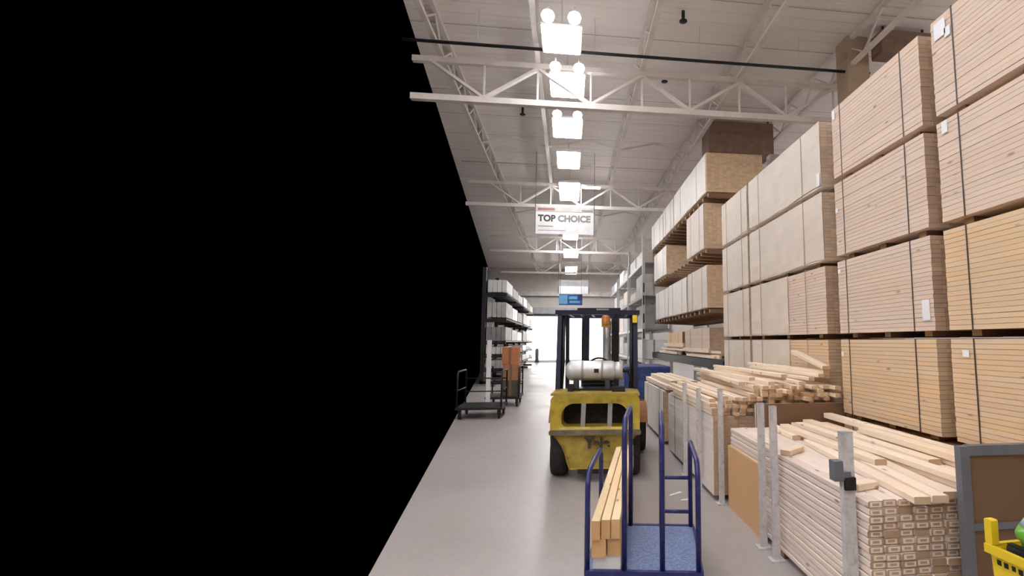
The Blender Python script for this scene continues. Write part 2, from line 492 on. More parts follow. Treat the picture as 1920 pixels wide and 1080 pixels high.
lamp(7.55, 8.28, -.17, .64, 'nearest square bay lamp of the aisle row, with two round bulbs')
lamp(8.98, 9.85, -.08, .66, 'second bay lamp of the aisle row, behind the nearest truss chord')
lamp(10.9, 11.9, -.08, .68, 'third bay lamp of the aisle row, just below the nearest truss')
lamp(12.9, 14.1, -.05, .62, 'fourth bay lamp of the aisle row, without bulbs, above the zigzag brace', False)
lamp(15.5, 17.4, -.02, .66, 'fifth bay lamp of the aisle row, above the hanging white sign', False)
lamp(22.5, 24.3, .05, .7, 'sixth bay lamp of the aisle row, right below the hanging white sign', False, 'lamp_boost')
lamp(27.0, 29.6, .1, .8, 'seventh bay lamp of the aisle row, far down the aisle', False, 'lamp_boost')
lamp(33.5, 37.0, .15, .8, 'farthest bay lamp of the aisle row, near the back wall', False, 'lamp_boost')
L = thing('strip_light', 'short bright strip lamp set crosswise beside the fifth bay lamp', 'ceiling light', (.66, 15.9, LZ), 0)
MB().box(-.3, .3, -.05, .05, .03, .09).build('housing', M['white'], L)
bevel(MB().box(-.3, .3, -.045, .045, -.02, .028).build('tube', M['lamp'], L), .015)
MB().tube([(0, 0, .09), (0, 0, ZC - LZ - .01)], .01, 6).build('hanger', M['white'], L)
# the same row goes on over and behind the viewer
for k, yc in enumerate((5.6, 3.4, 1.0, -1.6, -4.2)):
    lamp(yc - .4, yc + .4, -.1, .64, ['bay lamp of the aisle row above the near floor piles, outside the view', 'bay lamp over the blue cart, outside the view', 'bay lamp above the viewer', 'bay lamp just behind the viewer', 'bay lamp well behind the viewer'][k], False, 'lamp' if k < 2 else 'lamp_boost')

for k in range(4):  # lamps out of view at left, added for soft even fill light
    for j, xx in enumerate((-4.6, -7.4)):
        yc = (5.2, 1.4, -2.4, -6.2)[k]
        lamp(yc - .5, yc + .5, xx, .8, f"{['unseen fill lamp over the next aisle to the left', 'unseen fill lamp two aisles to the left'][j]}, {['beside the near stacks', 'beside the viewer', 'behind the viewer', 'by the front wall'][k]}", False)
for k in range(11):  # row hidden behind the stacks, added to brighten the ceiling at right
    yc = -6 + k * 4.4
    lamp(yc - .5, yc + .5, 8.7, .8, f'unseen fill lamp over the aisle behind the tall stacks, {ORD[k]} from the front wall', False, 'lamp_boost')

# ------------------------------------------------------------------ hanging signs


def text(name, s, size, mat, parent, loc, rx=90, ext=.004, bold=0, sx=1, align='LEFT'):
    c = bpy.data.curves.new(name, 'FONT'); c.body = s; c.size = size; c.extrude = ext; c.offset = bold; c.align_x = align
    tmp = bpy.data.objects.new(name, c); COL.objects.link(tmp)
    dg = bpy.context.evaluated_depsgraph_get(); dg.update()
    me = bpy.data.meshes.new_from_object(tmp.evaluated_get(dg)); bpy.data.objects.remove(tmp); bpy.data.curves.remove(c)
    me.materials.clear(); me.materials.append(mat)
    o = bpy.data.objects.new(name, me); COL.objects.link(o)
    o.parent = parent; o.location = loc; o.rotation_euler = (rad(rx), 0, 0); o.scale = (sx, 1, 1)
    return o


a = at(1002, 438, Y=15); c = at(1115, 390, Y=15)
W, H = c.x - a.x, c.z - a.z
s = thing('hanging_sign', 'white hanging aisle sign with grey two-word lettering', 'sign', (a.x, 15, a.z))
MB().box(.02, W - .02, -.02, .02, 0, H * .80).build('board', M['white'], s)
MB().box(.02, W - .02, -.015, .015, H * .82, H).build('header', M['goods'], s)
MB().box(.09, .58, -.022, -.014, H * .86, H * .94).build('stripe', M['red'], s)
MB().box(W * .78, W - .06, -.022, -.014, H * .84, H * .9).build('stripe', M['letter_grey'], s)
m = MB(); m.box(0, .03, -.03, .03, -.02, H + .06).build('frame', M['signgrey'], s)
m = MB(); m.box(W - .03, W, -.03, .03, -.02, H + .06).build('frame', M['signgrey'], s)
text('lettering', 'TOP', .265, M['letter_dark'], s, (.1, -.022, H * .46), bold=.012, sx=.98)
text('lettering', 'CHOICE', .265, M['letter_grey'], s, (.68, -.022, H * .46), bold=.013, sx=.98)
MB().box(.1, .55, -.023, -.02, H * .26, H * .29).build('rule', M['letter_grey'], s)
MB().box(.1, .9, -.023, -.02, H * .12, H * .14).build('rule', M['letter_grey'], s)
for xx in (.015, W - .015):
    MB().tube([(xx, 0, H + .05), (xx, 0, ZC - a.z)], .008, 6).build('wire', M['signgrey'], s)
a = at(1046, 550, Y=25); c = at(1105, 526, Y=25); W, H = c.x - a.x, c.z - a.z
s = thing('hanging_sign', 'pale grey hanging sign far down the aisle above the blue sign', 'sign', (a.x, 25, a.z))
MB().box(.02, W - .02, -.02, .02, 0, H * .55).build('board', M['white'], s)
MB().box(.02, W - .02, -.02, .02, H * .57, H).build('header', M['goods2'], s)
for xx in (0, W - .05): MB().box(xx, xx + .05, -.03, .03, 0, H + .03).build('frame', M['signgrey'], s)
for xx in (.025, W - .025): MB().tube([(xx, 0, H), (xx, 0, ZC - a.z)], .01, 6).build('wire', M['signgrey'], s)
a = at(1048, 572, Y=24); c = at(1092, 552, Y=24); W, H = c.x - a.x, c.z - a.z
s = thing('hanging_sign', 'small blue hanging sign over the forklift, light blue at its left end', 'sign', (a.x, 24, a.z))
MB().box(0, W, -.02, .02, 0, H).build('board', M['bluesign'], s)
MB().box(0, W * .36, -.03, -.021, .06, H - .04).build('emblem', M['lightblue'], s)
MB().box(W * .42, W * .78, -.03, -.021, H * .55, H * .8).build('line_of_text', M['lightblue'], s)
MB().box(W * .45, W * .9, -.03, -.021, H * .2, H * .4).build('line_of_text', M['lightblue'], s)
MB().box(W * .82, W, -.03, -.021, H * .45, H).build('corner', M['navysign'], s)
for xx in (.05, W - .05): MB().tube([(xx, 0, H), (xx, 0, ZC - a.z)], .008, 6).build('wire', M['signgrey'], s)

# ------------------------------------------------------------------ strapped lumber bundles
_bm = {}
BW = 1.25


def boards_mesh(L, rows, h, seed, cols=14, jit=.004, w=BW):
    key = (round(L, 3), rows, round(h, 3), seed, cols, w)
    if key in _bm: return _bm[key]
    r = random.Random(seed); m = MB(); t = h / rows; cw = w / cols
    for i in range(rows):
        dx = r.uniform(0, .004)
        for k in range(cols):
            e0, e1 = r.uniform(-jit, jit), r.uniform(-jit, jit)
            m.box(k * cw + (dx if k == 0 else .001), (k + 1) * cw - .001, max(0, e0), L + min(0, e1), i * t + .0012, (i + 1) * t - .0012)
    _bm[key] = m.mesh('boards'); return _bm[key]


def bundle(name, label, x, y0, y1, z0, z1, rows=20, mat='wood', straps=(.18, .8), wrap=None, tags=(), seed=1, group=None, spacer=.045, cols=14, w=BW, spacers=(.12, .5, .88)):
    L = y1 - y0; h = z1 - z0 - spacer
    g = thing(name, label, 'lumber bundle', (x, y0, z0), 0, group)
    obj('boards', boards_mesh(L, rows, h, seed, cols, w=w), M[mat], g, (0, 0, spacer))
    e = 0
    for (f0, f1, wm) in (wrap or ()):
        e = .006
        m = MB(); a, c = f0 * L, f1 * L
        if f0 <= 0: a = -.004
        if f1 >= 1: c = L + .004
        n = 10; ys = [a + (c - a) * i / n for i in range(n + 1)]; rr = random.Random(seed + int(z0 * 10))
        prof = []
        for y in ys:
            q = rr.uniform(.004, .009)
            prof.append([(-q, y, spacer + rr.uniform(.0, .03)), (-q - rr.uniform(0, .004), y, spacer + h * .35), (-q - rr.uniform(0, .004), y, spacer + h * .7), (-q, y, spacer + h + .004), (w * .5, y, spacer + h + .006), (w + .004, y, spacer + h + .004), (w + .004, y, spacer + .02)])
        k = len(prof[0]); vs = [p for q in prof for p in q]; fs = []
        for i in range(n):
            for j in range(k - 1): fs.append((i * k + j, (i + 1) * k + j, (i + 1) * k + j + 1, i * k + j + 1))
        m.poly(vs, fs, None, False)
        o = m.build('wrap', M[wm], g)
        sd = o.modifiers.new('thickness', 'SOLIDIFY'); sd.thickness = .0015
        e = .013
    for f in straps:
        yc = f * L; m = MB(); q = .003 + e
        m.box(-q, -.0005 - e * .9, yc - .006, yc + .006, spacer - .003, spacer + h + q).box(-q, w + q, yc - .006, yc + .006, spacer + h + .001 + e * .6, spacer + h + .004 + e).box(w + .0005 + e * .5, w + q, yc - .006, yc + .006, spacer - .003, spacer + h + q)
        m.build('strap', M['strap_pale'] if wrap else M['strap'], g)
    for f in spacers:
        yc = f * L
        MB().box(.07, w - .02, yc - .045, yc + .045, 0, spacer - .0005).build('spacer', M['spacer'], g)
    for (f, zf, tw, th) in tags:
        q = .005 + e; yc = f * L; zc = spacer + zf * h
        MB().box(-q - .003, -q, yc - tw / 2, yc + tw / 2, zc - th / 2, zc + th / 2).build('paper_tag', M['paper'], g)
    return g


XS = 2.9
LV = [0, .86, 1.69, 2.53, 3.395, 4.25]
WORDS = ['bottom', 'fourth down', 'middle', 'second from top', 'topmost']
stacks = [
    ('A', 2.02, 3.55, 'stack at the right edge', ['wood', 'wood_warm', 'wood_warm', 'wood', 'wood'], (.2, .85)),
    ('B', 3.70, 5.13, 'stack between the two tall gaps', ['wood_warm', 'wood_warm', 'wood', 'wood', 'wood'], (.17, .88)),
    ('C', 5.40, 7.76, 'long stack left of the tall gap', ['wood_warm', 'wood_warm', 'wood', 'wood_pale', 'wood_pale'], (.2, .82)),
    ('D', 7.86, 9.22, 'narrow stack next to the rack', ['wood', 'wood_pale', 'wood_pale', 'wood_pale', 'wood_pale'], (.2, .8)),
]
for (c, y0, y1, where, mats, st) in stacks:
    for k in range(5):
        wrap = None; tg = []
        if c == 'D': wrap = [(0, 1, 'wrap')] if k > 0 else None
        if c == 'C': wrap = [[(.42, 1, 'wrap')], [(.42, 1, 'wrap')], [(.42, 1, 'wrap')], [(0, 1, 'wrap')], [(0, 1, 'wrap')]][k]
        if c == 'B' and k == 4: tg = [(.96, .9, .05, .1)]
        if c == 'B' and k == 3: tg = [(.97, .62, .05, .05)]
        if c == 'B' and k == 2: tg = [(.06, .22, .09, .17), (.97, .86, .05, .04)]
        if c == 'B' and k == 1: tg = [(.97, .8, .05, .05)]
        if c == 'A' and k == 4: tg = [(.93, .86, .12, .14), (.88, .78, .06, .08)]
        if c == 'A' and k == 3: tg = [(.94, .93, .06, .1)]
        if c == 'A' and k == 1: tg = [(.9, .86, .06, .05)]
        if c == 'C' and k == 4: tg = [(.02, .12, .07, .16)]
        look = 'wrapped pale' if (wrap and wrap[0][0] == 0) else 'half wrapped tan' if wrap else ('warm tan strapped' if mats[k] == 'wood_warm' else 'pale tan strapped')
        z0 = LV[k] if k else 0
        bundle('lumber_bundle', f'{look} lumber bundle, {WORDS[k]} in the {where}', XS, y0, y1, z0, LV[k + 1] - .022, 21 if k else 19, mats[k], st, wrap, tg, seed=k % 3 + 1, group='bundles stacked along the right side', spacer=.045)

# ------------------------------------------------------------------ cantilever rack beyond the stacks
rk = thing('cantilever_rack', 'grey cantilever rack holding bundles beyond the tall stacks', 'rack', (4.35, 9.9, 0))
RK = Vector((4.35, 9.9, 0))
for yy in (.5, 3.0, 5.6, 7.4):
    MB().box(-.0, .22, yy - .1, yy + .1, 0, 5.75).build('upright', M['steel'], rk)
    MB().box(-1.3, .22, yy - .1, yy + .1, 0, .12).build('foot', M['steel'], rk)
SH = [(4.80, .3, 7.6), (3.62, .5, 7.4), (2.32, .3, 7.3), (1.28, -.6, 7.4)]
for (z, ya, yb) in SH:
    n = int((yb - ya) / .42)
    m = MB()
    for i in range(n + 1):
        yy = ya + .1 + (yb - ya - .2) * i / n
        m.poly([(-1.42, yy - .05, z - .07), (-1.42, yy + .05, z - .07), (-1.42, yy + .05, z), (-1.42, yy - .05, z), (-.03, yy - .05, z - .12), (-.03, yy + .05, z - .12), (-.03, yy + .05, z), (-.03, yy - .05, z)],
               [(0, 1, 2, 3), (7, 6, 5, 4), (0, 4, 5, 1), (1, 5, 6, 2), (2, 6, 7, 3), (3, 7, 4, 0)])
    m.build('arms', M['spacer'] if z > 2 else M['dark'], rk)
    MB().box(-.03, .0, ya, yb, z - .16, z - .02).build('rear_beam', M['dark'], rk)
MB().box(-1.45, -.04, -.6, 7.4, 1.281, 1.30).build('shelf_board', M['card_dark'], rk)
MB().box(-1.47, -1.43, -.62, 7.42, 1.10, 1.279).build('front_beam', M['dark'], rk)

G = 'bundles on the cantilever rack'


def rb(label, y0, y1, z0, z1, mat, wrap, seed, x=2.9):
    return bundle('lumber_bundle', label, x, y0, y1, z0, z1, 20, mat, (.25, .75), [(0.02, 1, wrap)] if wrap else None, (), seed, G, .03)


rb('large white sided bundle at the near end of the highest rack shelf', 10.26, 13.62, 4.805, 5.70, 'wood_warm', 'wrap_white', 2)
rb('middle white bundle on the highest rack shelf', 13.70, 15.2, 4.805, 5.68, 'wood', 'wrap_white', 3)
rb('far white bundle on the highest rack shelf', 15.28, 17.45, 4.805, 5.66, 'wood', 'wrap_white', 1)
rb('single pale bundle alone on the second rack shelf, beside the narrow stack', 10.5, 12.12, 3.625, 4.655, 'wood_warm', 'wrap', 1)
rb('white sided bundle at the far end of the second rack shelf', 14.75, 16.95, 3.625, 4.53, 'wood_warm', 'wrap_white', 2)
rb('orange ended bundle nearest on the third rack shelf', 10.3, 12.05, 2.325, 3.26, 'wood_warm', 'wrap', 3)
rb('middle pale bundle on the third rack shelf', 12.16, 14.45, 2.325, 3.24, 'wood', 'wrap_white', 1)
rb('farthest pale bundle on the third rack shelf', 14.5, 16.65, 2.325, 3.22, 'wood', 'wrap_white', 2)
rb('short grey tan bundle set back on the low rack shelf', 10.6, 12.9, 1.302, 1.95, 'wood', None, 2, 3.0)
rb('second short bundle far back on the low rack shelf', 13.2, 15.2, 1.302, 1.90, 'brownboard', None, 1, 3.0)
# loose boards on the low shelf and what stands under it
for i in range(9):
    y0 = 9.5 + R.uniform(0, 1.2) if i < 4 else 12.6 + R.uniform(0, 1.5)
    k = i % 4
    m = MB(); m.cbox(0, .045, 0, 2.4 if i < 4 else 2.6, 0, .05 + .02 * (i % 3), .003)
    lab = 'pale loose board lying on the low rack shelf, ' + ORD[k] + (' from its front edge' if i < 4 else ' from front, far end') if i != 8 else 'pale loose board lying on the low rack shelf, fifth from front, far end'
    o = m.build('loose_board', M['loose'], None, (2.89, y0, 1.302))
    o.location.x = [2.89, 2.94, 2.89, 2.94, 2.89][k if i < 8 else 4]
    o.location.z = 1.3015 + [0, 0, .105, .105, .21][k if i < 8 else 4]
    tag(o, lab, 'board', 'loose boards on the low rack shelf')
blue = thing('wrapped_pallet_load', 'blue wrapped load under the low rack shelf beside the forklift', 'pallet load', (1.5, 13.6, 0))
bevel(MB().box(0, 1.25, 0, 1.6, .12, .98).build('load', M['bluewrap'], blue), .04, 3)
MB().box(0, 1.25, 0, 1.6, 0, .02).box(0, 1.25, .02, .12, .02, .1).box(0, 1.25, .75, .85, .02, .1).box(0, 1.25, 1.48, 1.58, .02, .1).box(0, 1.25, 0, 1.6, .1, .118).build('pallet', M['spacer'], blue)

# upright racks further on, right
for n, (y0, lab) in enumerate(((17.9, 'white perforated rack bay just behind the forklift'), (22.5, 'white rack bay farther down the right side'), (27.5, 'white rack bay near the back wall, right side'))):
    r_ = thing('pallet_rack', lab, 'rack', (2.62, y0, 0), 0, 'white racks along the far right')
    dY = 4.2
    for yy in (0, dY):
        for xx in (0, 1.0):
            MB().box(xx, xx + .1, yy, yy + .09, 0, 5.6 if n == 0 else 5.0).build('upright', M['steel'], r_)
    if n == 0:
        m = MB()
        for z in (1.75, 2.3, 2.95, 3.4): m.box(.025, .075, -.004, .001, z, z + .34)
        m.build('slots', M['dark'], r_)
    for z in (.9, 2.0, 3.2, 4.4):
        MB().box(0, .05, .09, dY, z, z + .11).build('beam', M['steel'], r_)
        MB().box(1.05, 1.1, .09, dY, z, z + .11).build('beam', M['steel'], r_)
        MB().box(.05, 1.05, .1, dY - .01, z + .08, z + .11).build('shelf', M['goods2'], r_)
    for k, z in enumerate((.0, .9, 2.0, 3.2, 4.4)):
        zz = z + (.111 if z else 0)
        for q in range(2):
            hh = [.62, .7, .85, .8, .45][(k + q) % 5] - (.15 if (n + q) % 2 else 0)
            g = thing('boxed_goods', f"{['pale','grey'][q]} packed goods on the {['floor', 'first shelf', 'second shelf', 'third shelf', 'top shelf'][k]} of the {['near', 'middle', 'far'][n]} white rack, {['near', 'far'][q]} half", 'goods', (2.65, y0 + .25 + q * 1.95, zz), 0, 'goods on the white racks')
            bevel(MB().box(.02, .95, 0, 1.75, 0, hh).build('carton', M[['goods', 'white', 'goods2', 'goods', 'wrap'][(k + q + n) % 5]], g), .015)
            MB().box(.4, .47, -.002, 1.752, -.0, hh + .002).build('tape', M['goods2'], g)

# ------------------------------------------------------------------ left side racks
for n, (y0, lab) in enumerate(((20.6, 'grey rack with shelves of pale goods at the left behind the carts'), (28.6, 'farther grey rack at the left beside the open loading door'))):
    dY = 7.4
    r_ = thing('cantilever_rack', lab, 'rack', (-2.45, y0, 0), 0, 'racks along the left side')
    for yy in (.1, dY / 2, dY - .1):
        MB().box(-.95, -.8, yy - .07, yy + .07, 0, 4.6).build('upright', M['dark'], r_)
        MB().box(-.95, 0, yy - .07, yy + .07, 0, .1).build('foot', M['dark'], r_)
    for z in (.55, 1.1, 1.62, 2.5, 3.5):
        for yy in (.1, dY / 2, dY - .1):
            MB().bar((-.8, yy, z - .06), (0, yy, z - .04), .08, .08).build('arm', M['dark'], r_)
        MB().box(-.8, .02, 0, dY, z, z + .05).build('shelf', M['dark'], r_)
    for k, z in enumerate((.551, 1.101, 1.621, 2.551, 3.551)):
        for q in range(3):
            hh = [.3, .28, .55, .6, .5][k] - .06 * q
            g = MB(); nn = 4
            for t in range(nn): g.cbox(-.74 + t * .185, -.74 + t * .185 + .17, 0, 2.2, 0, hh, .02)
            zz = z + .05
            o = g.build('moulding_bundle', M[['goods', 'white', 'goods2'][(k + q) % 3]], None, (-2.45, y0 + .1 + q * 2.42, zz))
            tag(o, f"pale bundle of mouldings on the {['lowest', 'second', 'third', 'fourth', 'top'][k]} shelf of the {['nearer', 'farther'][n]} left rack, {['near end', 'middle', 'far end'][q]}", 'goods', 'mouldings on the left racks')
bo = thing('bollard', 'grey bollard standing in the bright loading doorway', 'bollard', (-2.45, 41.6, -.02))
MB().lathe([(.14, 0), (.14, 1.0), (.11, 1.07), (.001, 1.1)], 'z', 18).build('post', M['bollard'], bo)
MB().lathe([(.2, 0), (.2, .03), (.14, .04)], 'z', 18).build('base_plate', M['dark'], bo)

# ------------------------------------------------------------------ left flat carts with boxes


def caster(par, x, y, r=.09):
    c = MB(); c.lathe([(r * .5, -.02), (r, -.018), (r, .018), (r * .5, .02)], 'x', 18, (x, y, r)); w_ = c.build('caster', M['black'], par)
    m = MB(); m.box(x - .035, x - .025, y - .03, y + .03, r * .9, r * 2.05).box(x + .025, x + .035, y - .03, y + .03, r * .9, r * 2.05).box(x - .035, x + .035, y - .04, y + .04, r * 2.03, r * 2.2)
    m.build('fork', M['dark'], w_)


def flatcart(label, loc, rz, wid, dep):
    c = thing('platform_cart', label, 'cart', loc, rz, 'dark carts at the left of the aisle')
    MB().box(-wid / 2, wid / 2, 0, dep, .2, .25).build('deck', M['dark'], c)
    for sx in (-1, 1):
        x = sx * (wid / 2 - .03)
        m = MB(); m.tube([(x, .04, .22), (x, .04, .95), (x, .1, 1.0), (x, dep - .1, 1.0), (x, dep - .04, .95), (x, dep - .04, .22)], .02, 8); m.build('side_loop', M['dark'], c)
        m = MB(); m.tube([(x, .04, .6), (x, dep - .04, .6)], .014, 8); m.build('rail', M['dark'], c)
    for z in (.5, .8):
        m = MB(); m.tube([(-wid / 2 + .03, dep - .04, z), (wid / 2 - .03, dep - .04, z)], .014, 8); m.build('rail', M['dark'], c)
    for x in (-wid / 2 + .08, wid / 2 - .08):
        for y in (.1, dep - .1): caster(c, x, y)
    return c


flatcart('dark empty platform cart parked nearest at the left', (-1.86, 11.3, 0), 0, .98, 1.0)
flatcart('dark platform cart under the stacked boxes at the left', (-1.62, 13.3, 0), 0, .86, 1.1)
for (z0, z1, mat, lab, dx) in ((.252, .66, 'card_dark', 'dark brown box at the bottom of the cart stack', 0), (.662, 1.06, 'card_brown', 'brown box in the middle of the cart stack', .01), (1.062, 1.5, 'card_orange', 'orange brown box on top of the cart stack', -.02)):
    bx = thing('cardboard_box', lab, 'box', (-1.45 + dx, 13.42, z0), 0, 'boxes stacked on the left cart')
    bevel(MB().box(-.2, .2, 0, .7, 0, z1 - z0).build('carton', M[mat], bx), .008)
    MB().box(-.03, .03, -.002, .702, -.0, z1 - z0 + .002).build('tape', M['spacer'], bx)
wp = thing('white_post', 'white upright post standing left of the stacked boxes', 'post', (-1.93, 13.0, 0))
MB().box(-.05, .05, -.04, .04, .012, 1.68).build('shaft', M['white'], wp)
MB().box(-.1, .1, -.1, .1, 0, .012).build('base_plate', M['steel'], wp)

# ------------------------------------------------------------------ forklift
fk = thing('forklift', 'yellow forklift seen from behind with a gas tank on top', 'forklift', (.335, 6.2, 0), rad(-5))


def rrect(x0, x1, z0, z1, r, n=6, rt=None):
    """rounded rectangle outline, r bottom corners, rt top corners"""
    rt = rt or r; pts = []
    for cx, cz, rr, a0 in ((x1 - r, z0 + r, r, -90), (x1 - rt, z1 - rt, rt, 0), (x0 + rt, z1 - rt, rt, 90), (x0 + r, z0 + r, r, 180)):
        for k in range(n + 1):
            t = rad(a0 + 90 * k / n); pts.append((cx + rr * math.cos(t), cz + rr * math.sin(t)))
    return pts


outer = rrect(-.535, .535, .575, 1.0, .02, 6, .06)
inner = rrect(-.405, .395, .63, .905, .06, 6, .15)
n = len(outer)
m = MB()
rings = [[(x, .03, z) for x, z in inner], [(x, 0, z) for x, z in [(a[0] + (0.02 if a[0] < 0 else -.02) * 0, a[1]) for a in outer]], [(x, .62, z) for x, z in outer], [(x, .62, z) for x, z in inner], [(x, .03, z) for x, z in inner]]
m.loft(rings, False)
autosmooth(m.build('counterweight', M['yellow'], fk), 35)
MB().box(-.5, .5, .3, .32, .6, .95).build('radiator', M['black'], fk)
for x in (-.15, .17):
    MB().bar((x, .06, .62), (x + .01, .06, .915), .055, .05).build('grille_bar', M['grey'], fk)
o = MB(); o.prism(rrect(-.545, .545, .545, .60, .02), -.05, .5); o.build('ledge', M['ledge'], fk)
low = [(-.52, .545), (-.47, .50), (-.41, .42), (-.365, .32), (-.34, .22), (-.31, .14), (.31, .14), (.34, .22), (.365, .32), (.41, .42), (.47, .50), (.52, .545)]
sc_ = lambda k, d: [(x * k, (z - .36) * (k + .01) + .36) for x, z in low]
m = MB(); m.loft([[(x, .015, z) for x, z in sc_(.9, 0)], [(x, -.02, z) for x, z in sc_(.965, 0)], [(x, .03, z) for x, z in low], [(x, .65, z) for x, z in low]])
autosmooth(m.build('rear_body', M['yellow_dirty'], fk), 30)
m = MB(); m.box(-.2, .2, -.03, .3, .1, .15).build('tow_bracket', M['dark'], fk)
text('lettering', 'Yale', .17, M['lettering_brown'], fk, (.03, -.022, .395), bold=.008, align='CENTER', ext=.006)
m = MB(); m.prism(rrect(-.535, .535, .998, 1.03, .01), .0, .62); m.build('top_rim', M['yellow_dirty'], fk)


def tyre(x, y, r, w, nm='wheel'):
    m = MB(); m.lathe([(r * .55, -w / 2), (r * .93, -w / 2), (r, -w * .35), (r, w * .35), (r * .93, w / 2), (r * .55, w / 2)], 'x', 32, (x, y, r)); o = m.build(nm, M['black'], fk)
    m = MB(); m.lathe([(.02, -w * .42), (r * .54, -w * .42), (r * .54, w * .42), (.02, w * .42)], 'x', 24, (x, y, r)); m.build('hub', M['yellow_dirty'], o)


for x in (-.45, .45): tyre(x, .36, .27, .19)
for x in (-.57, .57): tyre(x, 1.72, .34, .26)
m = MB(); m.box(-.4, .4, .66, 1.95, .22, .5).box(-.5, .5, .66, 1.25, .56, .96); m.build('chassis', M['yellow_dirty'], fk)
for x in (-.57, .57):
    m = MB()
    arc = [(math.cos(rad(a)), math.sin(rad(a))) for a in range(20, 161, 14)]
    rings = [[(x - .15, 1.72 + .38 * c, .34 + .38 * s), (x + .15, 1.72 + .38 * c, .34 + .38 * s), (x + .15, 1.72 + .4 * c, .34 + .4 * s), (x - .15, 1.72 + .4 * c, .34 + .4 * s)] for c, s in arc]
    m.loft(rings); m.build('fender', M['card_brown'], fk)
st = MB().box(-.22, .22, .8, 1.22, .965, 1.08).build('seat', M['black'], fk); bevel(st, .03)
bevel(MB().box(-.22, .22, .72, .80, 1.085, 1.33).build('seat_back', M['black'], fk), .03)
# overhead guard: two lean rear legs, two front legs, roof frame with bars
for sx in (-1, 1):
    MB().bar((sx * .51, .58, 1.0), (sx * .51, .72, 2.02), .085, .06, (1, 0, 0)).build('guard_leg', M['guard'], fk)
    MB().bar((sx * .5, 1.92, .6), (sx * .5, 1.75, 2.02), .06, .06, (1, 0, 0)).build('guard_leg', M['guard'], fk)
    MB().tube([(sx * .47, .62, 1.0), (sx * .455, .67, 1.4), (sx * .46, .72, 2.0)], .024, 8).build('hose', M['dark'], fk)
rf = MB().box(-.57, .57, .66, .74, 2.01, 2.07).build('guard_roof', M['guard'], fk)
m = MB(); m.box(-.57, .57, 1.76, 1.84, 2.01, 2.07).box(-.57, -.5, .74, 1.76, 2.01, 2.07).box(.5, .57, .74, 1.76, 2.01, 2.07); m.build('side_rail', M['guard'], rf)
for i in range(6):
    x = -.4 + i * .16
    MB().box(x - .018, x + .018, .74, 1.76, 2.02, 2.055).build('roof_bar', M['guard'], rf)
bc = MB(); bc.lathe([(.055, 1.87), (.06, 1.89), (.06, 1.97), (.045, 2.0), (.001, 2.008)], 'z', 18, (.11, .69, 0)); bcn = bc.build('beacon', M['amber'], fk)
MB().box(.05, .17, .66, .75, 1.84, 1.87).build('beacon_mount', M['amber'], bcn)
for sx, mt in ((1, 'plastic_yellow'),): MB().box(.47, .53, .60, .66, 1.9, 2.0).build('side_light', M[mt], fk)
# mast
for x, mt in ((-.235, 'guard'), (.245, 'dark')):
    MB().box(x - .06, x + .06, 2.02, 2.16, .06, 2.12).build('mast_rail', M[mt], fk)
m = MB(); m.box(-.37, .33, 2.03, 2.15, 2.125, 2.19); m.build('mast_head', M['dark'], fk)
m = MB(); m.box(-.06, .14, 2.015, 2.028, 2.14, 2.175); m.build('mast_plate', M['grey'], fk)
m = MB(); m.tube([(.11, 2.08, .1), (.11, 2.08, 1.98)], .065, 14); m.build('lift_cylinder', M['grey'], fk)
m = MB(); m.box(-.5, .5, 2.2, 2.26, .2, .28).box(-.5, .5, 2.2, 2.26, .5, .58).box(-.5, -.44, 2.2, 2.26, .28, .5).box(.44, .5, 2.2, 2.26, .28, .5); m.build('carriage', M['dark'], fk)
for x in (-.3, .3): MB().box(x - .05, x + .05, 2.265, 2.31, .04, .6).box(x - .05, x + .05, 2.31, 3.2, .04, .08).build('fork', M['dark'], fk)
m = MB(); m.tube([(0, 1.75, .95), (0, 1.5, 1.25)], .025, 8); m.build('steering_column', M['dark'], fk)
m = MB(); pts = [(.16 * math.cos(t), 1.48 + .08 * math.sin(t), 1.27 + .13 * math.sin(t)) for t in [k * math.pi / 10 for k in range(21)]]; m.tube(pts, .015, 8); m.build('steering_wheel', M['dark'], fk)
# gas tank lying crosswise
R_ = .125; zc = 1.275
tk = MB(); tk.lathe([(.001, -.40), (.06, -.395), (.10, -.37), (R_ - .003, -.335), (R_, -.32), (R_, .20), (R_ - .003, .215), (.10, .25), (.06, .275), (.001, .28)], 'x', 30, (0, .42, zc)); tko = tk.build('gas_tank', M['tank'], fk)
for x in (-.18, .07):
    m = MB(); m.lathe([(R_ + .001, x - .012), (R_ + .006, x - .012), (R_ + .006, x + .012), (R_ + .001, x + .012)], 'x', 30, (0, .42, zc)); m.build('tank_band', M['grey'], tko)
m = MB(); m.lathe([(.10, .24), (.112, .245), (.112, .33), (.10, .335)], 'x', 24, (0, .42, zc)); m.build('tank_collar', M['tank'], tko)
m = MB(); m.tube([(.335, .42, zc), (.42, .42, zc)], .025, 10); m.tube([(.4, .42, zc), (.44, .44, zc - .1), (.42, .5, zc - .22)], .012, 8); m.build('valve', M['dark'], tko)
MB().box(-.03, .03, .29, .30, zc - .02, zc + .03).build('tank_label', M['dark'], tko)
m = MB(); m.box(-.36, .36, .3, .56, 1.032, 1.06)
for x in (-.26, .14): m.poly([(x - .03, .3, 1.06), (x + .03, .3, 1.06), (x + .03, .54, 1.06), (x - .03, .54, 1.06), (x - .03, .33, 1.17), (x + .03, .33, 1.17), (x + .03, .51, 1.17), (x - .03, .51, 1.17)], [(0, 3, 2, 1), (4, 5, 6, 7), (0, 1, 5, 4), (1, 2, 6, 5), (2, 3, 7, 6), (3, 0, 4, 7)])
m.build('tank_bracket', M['dark'], fk)
MB().box(.2, .36, .15, .29, 1.034, 1.09).build('bracket_clamp', M['dark'], fk)
MB().box(-.35, -.28, .18, .28, 1.034, 1.12).build('bracket_clamp', M['dark'], fk)

